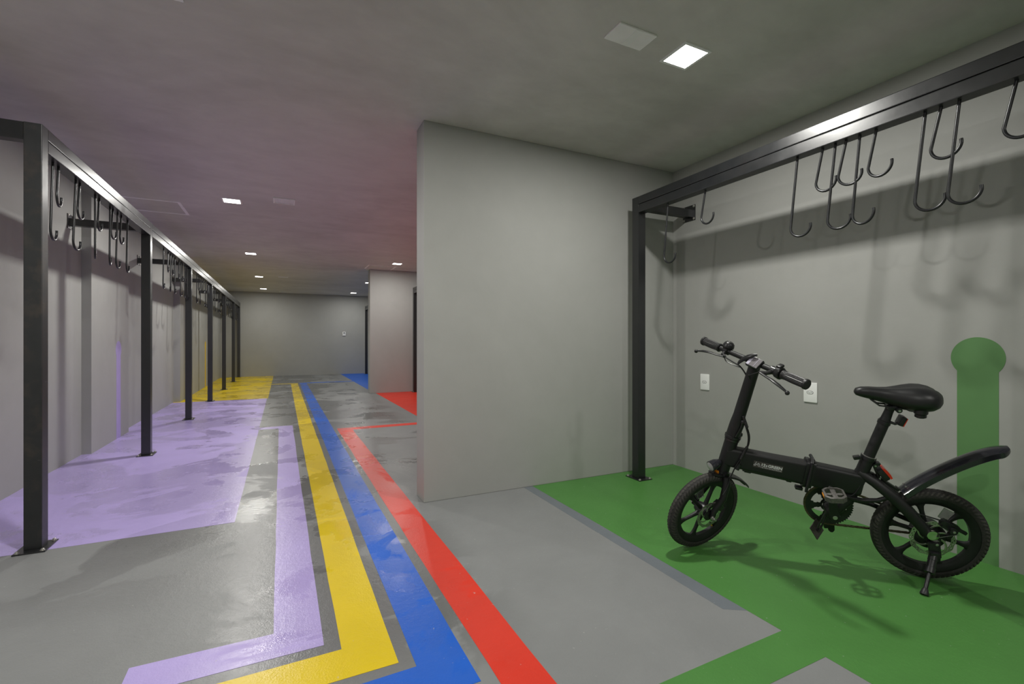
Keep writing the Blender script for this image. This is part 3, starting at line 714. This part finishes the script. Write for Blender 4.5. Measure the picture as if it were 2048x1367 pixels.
# display: shallow box facing the rider
dn = V((0.60, 0.12, 0.79)).normalized(); du = V((0.0, 1.0, 0)).normalized(); du = (du - dn * du.dot(dn)).normalized(); dv = dn.cross(du)
dc = V((0.716, 0.018, 0.766)); dq = Matrix((du, dv, dn)).transposed()
b = MB(TS).box(dc, (0.062, 0.052, 0.018), dq, 0.003); disp = part(b, 'display', 'bk_plastic', bar, 'small square display box')
b = MB(TS).box(dc + dn * 0.0092, (0.056, 0.046, 0.0012), dq); part(b, 'screen', 'screen', disp, smooth=0)
b = MB(TS).box(dc + dn * 0.0099 - du * 0.021, (0.013, 0.046, 0.0008), dq).box(dc + dn * 0.0099 + du * 0.010, (0.0012, 0.046, 0.0008), dq); part(b, 'screen_bar', 'screen2', disp, smooth=0)
# quick-release arch beside the display
b = MB(TS); pts = [(0.730, -0.066, 0.730), (0.731, -0.054, 0.748), (0.728, -0.036, 0.769), (0.722, -0.016, 0.786), (0.712, 0.002, 0.798), (0.702, 0.014, 0.803)]
b.tube(pts, [0.005, 0.0095, 0.0115, 0.0115, 0.0100, 0.006], 12, flat=0.5, up=(0.6, 0.2, 0.75)); part(b, 'release_lever', 'bk_plastic', bar)

# cables
def cable(T, pts, r, name='cable', n=6, parent=None, mat='bk_plastic'):
    pts = [Vector(p) for p in pts]; out = []
    for i in range(len(pts) - 1):
        p0, p1, p2, p3 = pts[max(i - 1, 0)], pts[i], pts[i + 1], pts[min(i + 2, len(pts) - 1)]
        for k in range(n):
            t_ = k / n; out.append(0.5 * ((2 * p1) + (p2 - p0) * t_ + (2 * p0 - 5 * p1 + 4 * p2 - p3) * t_ ** 2 + (3 * p1 - p0 - 3 * p2 + p3) * t_ ** 3))
    out.append(pts[-1]); return part(MB(T).tube(out, r, 7), name, mat, parent)
cable(TS, [bp_(-0.100, 0.046, -0.010), bp_(-0.060, 0.040, -0.020), (0.732, -0.045, 0.728), (0.722, -0.012, 0.690), (0.712, 0.004, 0.645), (0.716, 0.020, 0.615)], 0.0035)
cable(TS, [bp_(0.100, 0.046, -0.010), bp_(0.060, 0.050, -0.040), (0.735, 0.010, 0.705), (0.722, 0.020, 0.660), (0.722, 0.024, 0.615)], 0.0030)
cable(TS, [bp_(-0.120, 0.030, -0.016), bp_(-0.100, 0.036, -0.034), bp_(-0.060, 0.030, -0.040), (0.726, -0.040, 0.722)], 0.0022)
cable(TF, [(0.738, 0.026, 0.500), (0.726, 0.03, 0.462), (0.712, 0.03, 0.412), (0.714, 0.03, 0.368), (0.726, 0.034, 0.340), (0.741, 0.040, 0.305), (0.766, 0.04, 0.261), (0.791, 0.045, 0.195), (0.806, 0.06, 0.150), (0.826, 0.075, 0.118)], 0.0030)
cable(TF, [(0.742, 0.030, 0.498), (0.731, 0.034, 0.462), (0.718, 0.036, 0.412), (0.719, 0.036, 0.368), (0.730, 0.040, 0.336), (0.745, 0.042, 0.290), (0.764, 0.036, 0.236)], 0.0028)
b = MB(TF)
for k in range(9):
    f = k / 8; p = V((0.7385, 0.028, 0.500)).lerp(V((0.7235, 0.032, 0.455)), f); b.sphere(p, 0.0072, 7)
part(b, 'cable_sleeve', 'bk_plastic'); b = MB(TF)
for k in range(12):
    f = k / 11; p = V((0.722, 0.034, 0.352)).lerp(V((0.7475, 0.040, 0.296)), f); b.sphere(p, 0.0072, 7)
part(b, 'cable_sleeve', 'bk_plastic')
b = MB(TF).tube([(0.764, 0.036, 0.236), (0.752, 0.030, 0.262)], [0.010, 0.012], 10); part(b, 'cable_plug', 'bk_plastic', main)

# seat tube down to the bottom bracket, saddle post, saddle
SA, SB = V((0.2465, 0, 0.300)), V((0.2360, 0, 0.336))
b = MB(TF).tube([(0.358, 0, 0.060), (0.300, 0, 0.130), (0.268, 0, 0.215), (0.2365, 0, 0.328)], [0.030, 0.028, 0.0260, 0.0255], 20); seat_tube = part(b, 'seat_tube', 'bk_frame')
b = MB(TF).lathe((0.363, 0, 0.060), (0, 1, 0), [(-0.036, 0.024), (-0.034, 0.027), (0.034, 0.027), (0.036, 0.024)], 24); part(b, 'bottom_bracket', 'bk_frame')
sd = (V((0.173, 0, 0.556)) - V((0.2365, 0, 0.328))).normalized()
b = MB(TF).lathe(V((0.2365, 0, 0.328)) - sd * 0.004, sd, [(0, 0.0255), (0.001, 0.0295), (0.016, 0.0295), (0.017, 0.0215)], 24)
b.box((0.282, 0.012, 0.334), (0.026, 0.020, 0.016), Matrix.Rotation(R(14), 3, 'Y'), 0.003); b.box((0.206, 0.010, 0.314), (0.020, 0.030, 0.012), Matrix.Rotation(R(-14), 3, 'Y'), 0.003)
cl = part(b, 'seat_clamp', 'bk_plastic', seat_tube)
b = MB(TF).lathe(V((0.2365, 0, 0.328)) + sd * 0.0125, sd, [(0, 0.0275), (0.0012, 0.0275), (0.0015, 0.0215)], 24); part(b, 'clamp_ring', 'alloy', seat_tube)
b = MB(TF).tube([V((0.246, 0, 0.293)), V((0.186, 0, 0.508)), V((0.1835, 0, 0.517)), V((0.176, 0, 0.545)), V((0.170, 0, 0.566))], [0.0212, 0.0212, 0.0185, 0.0165, 0.0165], 20)
spost = part(b, 'seatpost', 'bk_frame')
b = MB(TF); b.lathe(V((0.1905, 0, 0.492)), sd, [(0, 0.0212), (0.001, 0.0240), (0.016, 0.0240), (0.017, 0.0212)], 20)
b.tube([(0.168, 0.0, 0.502), (0.150, 0.004, 0.496), (0.140, 0.004, 0.500)], 0.006, 8); part(b, 'reflector_bracket', 'bk_plastic', spost)
rq = Matrix.Rotation(R(-20), 3, 'Y')
b = MB(TF).box((0.130, 0, 0.512), (0.018, 0.046, 0.040), rq, 0.003); rf = part(b, 'rear_reflector', 'bk_plastic', spost)
b = MB(TF).box(V((0.130, 0, 0.512)) + rq @ V((-0.0105, 0, 0)), (0.004, 0.044, 0.038), rq, 0.001); part(b, 'red_lens', 'redlens', spost)
# saddle lofted from cross sections
SEC = [(0.304, 0.006, 0.640, 0.628), (0.298, 0.017, 0.649, 0.619), (0.280, 0.024, 0.656, 0.612), (0.250, 0.028, 0.6575, 0.604), (0.215, 0.031, 0.6565, 0.594), (0.185, 0.040, 0.657, 0.585), (0.155, 0.058, 0.660, 0.575),
       (0.125, 0.076, 0.665, 0.566), (0.095, 0.087, 0.669, 0.561), (0.065, 0.089, 0.668, 0.560), (0.040, 0.082, 0.662, 0.564), (0.022, 0.066, 0.653, 0.572), (0.010, 0.045, 0.642, 0.582), (0.005, 0.020, 0.630, 0.594)]
rings = []
for x, hw, zt, zb in SEC:
    rg = []
    for k in range(32):
        a = 2 * math.pi * k / 32; ca, sa = math.cos(a), math.sin(a)
        y = hw * math.copysign(abs(ca) ** 0.75, ca); zm = zb + (zt - zb) * 0.42
        z = zm + (zt - zm) * abs(sa) ** 0.8 if sa >= 0 else zm - (zm - zb) * abs(sa) ** 1.0
        if sa < 0: y *= 1 - 0.25 * abs(sa)
        if sa > 0 and hw > 0.02:
            z -= 0.007 * math.exp(-(y / 0.016) ** 2) * min(1, (hw - 0.02) / 0.03)
        rg.append((x, y, z))
    rings.append(rg)
sad = part(MB(TF).loft(rings), 'saddle', 'bk_saddle', BIKE, 'wide padded black vinyl saddle', 60)
for s in (-1, 1):
    b = MB(TF); b.tube([(0.245, 0.010 * s, 0.604), (0.215, 0.018 * s, 0.580), (0.140, 0.022 * s, 0.572), (0.090, 0.040 * s, 0.570)], 0.0038, 8); part(b, 'saddle_rail', 'bk_metal', sad)
b = MB(TF); b.box((0.166, 0, 0.572), (0.040, 0.050, 0.018), Matrix.Rotation(R(6), 3, 'Y'), 0.004); b.cyl((0.150, -0.034, 0.566), (0.150, 0.036, 0.566), 0.011, 14); part(b, 'saddle_clamp', 'bk_plastic', sad)
b = MB(TF).cyl((0.150, 0.036, 0.566), (0.150, 0.040, 0.566), 0.005, 10); part(b, 'clamp_bolt', 'alloy', sad)
for s in (-1, 1):
    b = MB(TF).lathe((0.080, s * 0.042, 0.580), (0, 0, -1), [(0, 0.024), (0.018, 0.024), (0.022, 0.020), (0.034, 0.020), (0.038, 0.014)], 18); part(b, 'saddle_spring', 'bk_plastic', sad)

# rear triangle
for s in (-1, 1):
    b = MB(TF).tube([(0.268, 0.006 * s, 0.262), (0.215, 0.030 * s, 0.232), (0.150, 0.048 * s, 0.178), (0.085, 0.056 * s, 0.108), (0.030, 0.060 * s, 0.040), (0.012, 0.061 * s, 0.022)], [0.019, 0.022, 0.0230, 0.0230, 0.0225, 0.019], 18)
    st = part(b, 'seat_stay', 'bk_frame')
    b = MB(TF); b.prism([(0.030, s * 0.058, 0.052), (-0.014, s * 0.058, 0.040), (-0.020, s * 0.058, -0.012), (-0.004, s * 0.058, -0.022), (0.022, s * 0.058, -0.016), (0.036, s * 0.058, 0.020)], (0, s * 0.008, 0)); part(b, 'dropout', 'bk_frame', st, smooth=0)
b = MB(TF).tube([(0.345, -0.022, 0.085), (0.270, -0.040, 0.105), (0.200, -0.052, 0.085), (0.020, -0.060, 0.010)], [0.012, 0.012, 0.011, 0.010], 12); part(b, 'chain_stay', 'bk_frame')
b = MB(TF).tube([(0.300, 0.022, 0.140), (0.250, 0.030, 0.140), (0.200, 0.036, 0.150), (0.160, 0.046, 0.178)], [0.010, 0.010, 0.010, 0.009], 12); part(b, 'stay_brace', 'bk_frame')
b = MB(TF).lathe((0.0155, 0.080, 0.038), (0, 1, 0), [(-0.006, 0.0205), (0.002, 0.0215), (0.005, 0.0205), (0.0065, 0.015), (0.007, 0.004)], 28); part(b, 'axle_cap', 'chrome', BIKE, 'shiny round cap on the rear frame end')
# rear brake caliper and its cable
b = MB(TF); cq = Matrix.Rotation(R(-28), 3, 'Y')
b.box((-0.048, 0.052, 0.074), (0.060, 0.034, 0.034), cq, 0.005); b.box((-0.026, 0.062, 0.092), (0.030, 0.020, 0.020), cq, 0.003); b.cyl((-0.052, 0.066, 0.066), (-0.052, 0.084, 0.066), 0.0135, 16); b.box((-0.088, 0.062, 0.060), (0.030, 0.014, 0.014), cq, 0.003); b.box((-0.060, 0.046, 0.040), (0.016, 0.020, 0.050), cq, 0.003)
cal = part(b, 'rear_brake_caliper', 'bk_plastic', BIKE)
b = MB(TF).cyl((-0.052, 0.084, 0.066), (-0.052, 0.087, 0.066), 0.005, 10); part(b, 'adjuster', 'alloy', cal)
cable(TF, [(0.090, 0.066, 0.128), (0.040, 0.070, 0.118), (-0.012, 0.070, 0.104), (-0.030, 0.066, 0.096)], 0.0028, parent=cal)
cable(TF, [(0.000, 0.084, 0.032), (-0.030, 0.074, 0.036), (-0.078, 0.064, 0.046)], 0.0011, parent=cal, mat='alloy')
cable(TF, [(0.405, 0.030, 0.185), (0.357, 0.034, 0.168), (0.301, 0.034, 0.158), (0.273, 0.030, 0.194), (0.262, 0.027, 0.225)], 0.0030)
cable(TF, [(0.405, 0.028, 0.178), (0.350, 0.036, 0.160), (0.300, 0.036, 0.150), (0.230, 0.036, 0.148), (0.165, 0.046, 0.165)], 0.0030)

# kickstand
b = MB(TF); b.box((0.004, 0.078, -0.028), (0.040, 0.018, 0.070), Matrix.Rotation(R(8), 3, 'Y'), 0.005); b.box((0.006, 0.088, -0.050), (0.036, 0.026, 0.036), None, 0.006)
ks = part(b, 'kickstand', 'bk_plastic', BIKE, 'black side kickstand')
K0, K1 = V((0.010, 0.088, -0.052)), V((0.066, 0.184, -0.162)); kd = (K1 - K0).normalized()
b = MB(TF).tube([K0, K0 + kd * 0.02, K0 + kd * 0.021, K0 + kd * 0.050, K0 + kd * 0.051, K0 + kd * 0.074, K0 + kd * 0.076], [0.016, 0.0165, 0.0155, 0.0155, 0.0175, 0.0180, 0.012], 18); part(b, 'sleeve', 'bk_plastic', ks)
b = MB(TF).cyl(K0 + kd * 0.074, K1, 0.0075, 12); part(b, 'leg', 'bk_metal', ks)
b = MB(TF).tube([K1 - kd * 0.014, K1 - kd * 0.008, K1 + kd * 0.008, K1 + kd * 0.0125], [0.009, 0.0115, 0.0155, 0.0145], 16); part(b, 'rubber_foot', 'bk_grip', ks)

# rear mudguard, kicked up behind the seat
mp = []
ctrl = [V((0.118, 0, 0.196)), V((0.070, 0, 0.245)), V((0.010, 0, 0.297)), V((-0.060, 0, 0.349)), V((-0.125, 0, 0.390)), V((-0.180, 0, 0.416)), V((-0.226, 0, 0.426))]
for i in range(len(ctrl) - 1):
    p0, p1, p2, p3 = ctrl[max(i - 1, 0)], ctrl[i], ctrl[i + 1], ctrl[min(i + 2, len(ctrl) - 1)]
    for k in range(5):
        t_ = k / 5; mp.append(0.5 * ((2 * p1) + (p2 - p0) * t_ + (2 * p0 - 5 * p1 + 4 * p2 - p3) * t_ ** 2 + (3 * p1 - p0 - 3 * p2 + p3) * t_ ** 3))
mp.append(ctrl[-1])
mg = strip(TF, mp, 0.037, 0.034, 0.0022, 'rear_mudguard', 'bk_gloss', 'long smoked glossy rear mudguard kicked upward', 0.98, 0.5)
b = MB(TF); b.box((0.105, 0, 0.190), (0.050, 0.026, 0.004), Matrix.Rotation(R(-36), 3, 'Y'), 0.001); b.box((0.150, 0, 0.214), (0.080, 0.022, 0.010), Matrix.Rotation(R(-36), 3, 'Y'), 0.003); part(b, 'mudguard_bracket', 'bk_metal', mg)
for s in (-1, 1):
    b = MB(TF).cyl((0.098, s * 0.014, 0.214), (0.096, s * 0.014, 0.219), 0.004, 8); part(b, 'mudguard_screw', 'alloy', mg)

# tail light
TQ = Matrix.Rotation(R(38), 3, 'Y')
TC = V((0.182, 0, 0.264))
b = MB(TF).box(TC, (0.024, 0.052, 0.056), TQ, 0.005); tl = part(b, 'tail_light', 'bk_plastic', BIKE, 'black tail light with red lens')
b = MB(TF); o_ = TC; hx = 0.012
prof = [(0.0, -0.029), (0.008, -0.027), (0.011, -0.010), (0.011, 0.012), (0.007, 0.027), (0.0, 0.029)]
b.prism([o_ + TQ @ V((-hx - x, -0.0265, z)) for x, z in prof], (0, 0.053, 0)); part(b, 'red_lens', 'redlens', tl, 'red lens', 20)
b = MB(TF); b.tube([(0.215, 0.010, 0.300), (0.204, 0.012, 0.272), (0.196, 0.012, 0.246)], 0.006, 8); b.tube([(0.214, 0.0, 0.250), (0.190, 0.0, 0.243)], 0.009, 10); b.cyl((0.213, -0.014, 0.304), (0.213, 0.020, 0.304), 0.009, 12); part(b, 'light_bracket', 'bk_metal', tl)
b = MB(TF).cyl((0.213, 0.020, 0.304), (0.213, 0.023, 0.304), 0.004, 8); part(b, 'bracket_screw', 'alloy', tl)
b = MB(TF).cyl((0.194, 0.016, 0.246), (0.194, 0.022, 0.246), 0.004, 8); part(b, 'bracket_screw', 'alloy', tl)

# chainset: toothed ring with windows, chain, cranks, pedals
BB = V((0.363, 0, 0.062)); yc = -0.046; NT_ = 52
b = MB(TF); NA = NT_ * 4; RR = [0.026, 0.034, 0.048, 0.062, 0.074, 0.082, 0.0955]
P = []; F = []
for s in (0, 1):
    for i in range(NA):
        a = 2 * math.pi * i / NA
        for k, r in enumerate(RR):
            rr = r + (0.0042 if i % 4 in (1, 2) else 0.0) if k == len(RR) - 1 else r
            P.append(BB + V((rr * math.cos(a), yc + 0.003 * s, rr * math.sin(a))))
n_ = len(RR)
for i in range(NA):
    i2 = (i + 1) % NA; ph = ((i / NA * 5) + 0.10) % 1.0
    for k in range(n_ - 1):
        win = k in (1, 2, 3) and abs(ph - 0.5) < (0.27, 0.33, 0.27)[k - 1] and True
        if not win:
            for s in (0, 1):
                o_ = s * NA * n_; F.append((o_ + i * n_ + k, o_ + i2 * n_ + k, o_ + i2 * n_ + k + 1, o_ + i * n_ + k + 1))
    for k in (0, n_ - 1): F.append((i * n_ + k, i2 * n_ + k, NA * n_ + i2 * n_ + k, NA * n_ + i * n_ + k))
b.poly(P, F); ring = part(b, 'chainring', 'bk_plastic', BIKE, 'black toothed chainring', 30)
# chain loop round the ring and the rear sprocket
def loop_pts():
    r1, r2 = 0.0985, 0.034; c1, c2 = BB, V((0, 0, 0)); pts = []
    d = c2 - c1; ang = math.atan2(d.z, d.x); off = math.acos((r1 - r2) / d.length)
    a1, a2 = ang + off, ang - off
    n1 = 60
    tot = 2 * math.pi - 2 * off
    for k in range(n1 + 1):
        a = ang + off + tot * k / n1; pts.append(c1 + V((r1 * math.cos(a), 0, r1 * math.sin(a))))
    for k in range(13):
        a = ang - off + 2 * off * k / 12; pts.append(c2 + V((r2 * math.cos(a), 0, r2 * math.sin(a))))
    return [p + V((0, yc, 0)) for p in pts]
lp = loop_pts(); lp.append(lp[0]); seg = [(lp[i + 1] - lp[i]).length for i in range(len(lp) - 1)]; L = sum(seg); NL = int(L / 0.0127)
def at_len(s_):
    for i, q_ in enumerate(seg):
        if s_ <= q_: return lp[i].lerp(lp[i + 1], s_ / q_ if q_ else 0)
        s_ -= q_
    return lp[-1]
b = MB(TF)
for k in range(NL):
    p, p2 = at_len(L * k / NL), at_len(L * ((k + 1) / NL) % L); d = (p2 - p).normalized(); z_ = V((0, 1, 0)).cross(d); q_ = Matrix((d, V((0, 1, 0)), z_)).transposed()
    hw = 0.0042 if k % 2 else 0.0028
    for s in (-1, 1): b.box((p + p2) / 2 + V((0, s * hw, 0)), ((p2 - p).length * 1.25, 0.0013, 0.0074), q_)
    b.cyl(p - V((0, 0.0048, 0)), p + V((0, 0.0048, 0)), 0.0030, 6)
part(b, 'chain', 'chain', BIKE, 'oily brown chain', 0)
b = MB(TF).lathe((0, yc, 0), (0, 1, 0), [(-0.002, 0.010), (-0.002, 0.033), (0.002, 0.033), (0.002, 0.010)], 28); part(b, 'sprocket', 'bk_metal', RW)
def crank(sgn, tip, y0):
    b = MB(TF); c0 = V((BB.x, y0, BB.z)); t1 = V(tip); d = (t1 - c0).normalized(); n = V((-d.z, 0, d.x)).normalized(); rings = []
    for f, hw in ((-0.10, 0.010), (-0.07, 0.017), (0, 0.0200), (0.2, 0.0185), (0.6, 0.0150), (0.9, 0.0145), (1.03, 0.0130), (1.09, 0.006)):
        p = c0 + (t1 - c0) * f; rings.append([p + n * (hw * a) + V((0, sgn * 0.0075 * c_, 0)) for a, c_ in ((-1, -0.6), (-0.7, -1), (0.7, -1), (1, -0.6), (1, 0.6), (0.7, 1), (-0.7, 1), (-1, 0.6))])
    b.loft(rings); return part(b, 'crank_arm', 'bk_frame')
TIPL = (0.3895, 0.088, 0.205); TIPR = (0.337, -0.080, -0.082)
cr = crank(1, TIPL, 0.062); crank(-1, TIPR, -0.062)
b = MB(TF).lathe(BB + V((0, 0.069, 0)), (0, 1, 0), [(0, 0.0095), (0.002, 0.0095), (0.0022, 0.007), (0.0036, 0.0065), (0.0036, 0.003), (0.002, 0.0028)], 16); part(b, 'crank_bolt', 'alloy', cr)
# pedal: alloy cage around a core, amber reflector on its front face
pc = V((0.389, 0.136, 0.2045)); pq = Matrix.Rotation(R(6), 3, 'Y') @ Matrix.Rotation(R(-4), 3, 'X'); b = MB(TF)
out = [(-0.040, 0.028), (-0.022, 0.044), (0.022, 0.044), (0.040, 0.028), (0.040, -0.028), (0.022, -0.044), (-0.022, -0.044), (-0.040, -0.028)]
rings = []
for k, sc, z in ((0, 1.0, -0.011), (1, 1.0, 0.011), (2, 0.93, 0.013), (3, 0.80, 0.013), (4, 0.80, -0.013), (5, 0.93, -0.013)):
    rings.append([pc + pq @ V((x * sc, y * sc, z)) for x, y in out])
b.loft(rings, closed=True)
ped = part(b, 'pedal', 'pedal', BIKE, 'grey alloy pedal with amber reflectors')
b = MB(TF); b.box(pc, (0.020, 0.072, 0.018), pq, 0.004); b.box(pc, (0.064, 0.014, 0.015), pq, 0.003); b.cyl(pc + V((0, -0.070, 0)), pc, 0.0065, 12); part(b, 'pedal_core', 'pedal', ped)
for s in (-1, 1):
    b = MB(TF).box(pc + pq @ V((s * 0.0405, 0, 0)), (0.004, 0.030, 0.010), pq, 0.001); part(b, 'pedal_reflector', 'amber', ped)
# far pedal folded along its crank
b = MB(TF).box((0.352, -0.100, -0.052), (0.036, 0.018, 0.074), Matrix.Rotation(R(10), 3, 'Y'), 0.006); part(b, 'pedal', 'bk_metal', BIKE, 'folded far pedal')
# support foot: pad on two rods below the bottom bracket
sf = part(MB(TF).tube([(0.362, 0.012, 0.110), (0.384, 0.010, 0.056), (0.414, 0.002, -0.036)], 0.0045, 10), 'support_foot', 'bk_metal', BIKE, 'square pad on two rods under the frame')
part(MB(TF).tube([(0.352, -0.006, 0.090), (0.374, -0.006, 0.038), (0.402, -0.014, -0.064)], 0.0045, 10), 'rod', 'bk_metal', sf)
c1, c2 = V((0.445, 0, -0.043)), V((0.413, 0, -0.100)); wv = V((-0.034, -0.044, 0.028))
b = MB(TF); nn = (c2 - c1).cross(wv).normalized(); b.prism([c1, c2, c2 + wv, c1 + wv], nn * 0.004); part(b, 'pad', 'plate', sf, smooth=0)
pm_ = (c1 + c2 + wv) / 2
b = MB(TF).cyl(pm_ - nn * 0.002, pm_ + nn * 0.010, 0.008, 10); part(b, 'pad_bolt', 'bk_metal', sf)
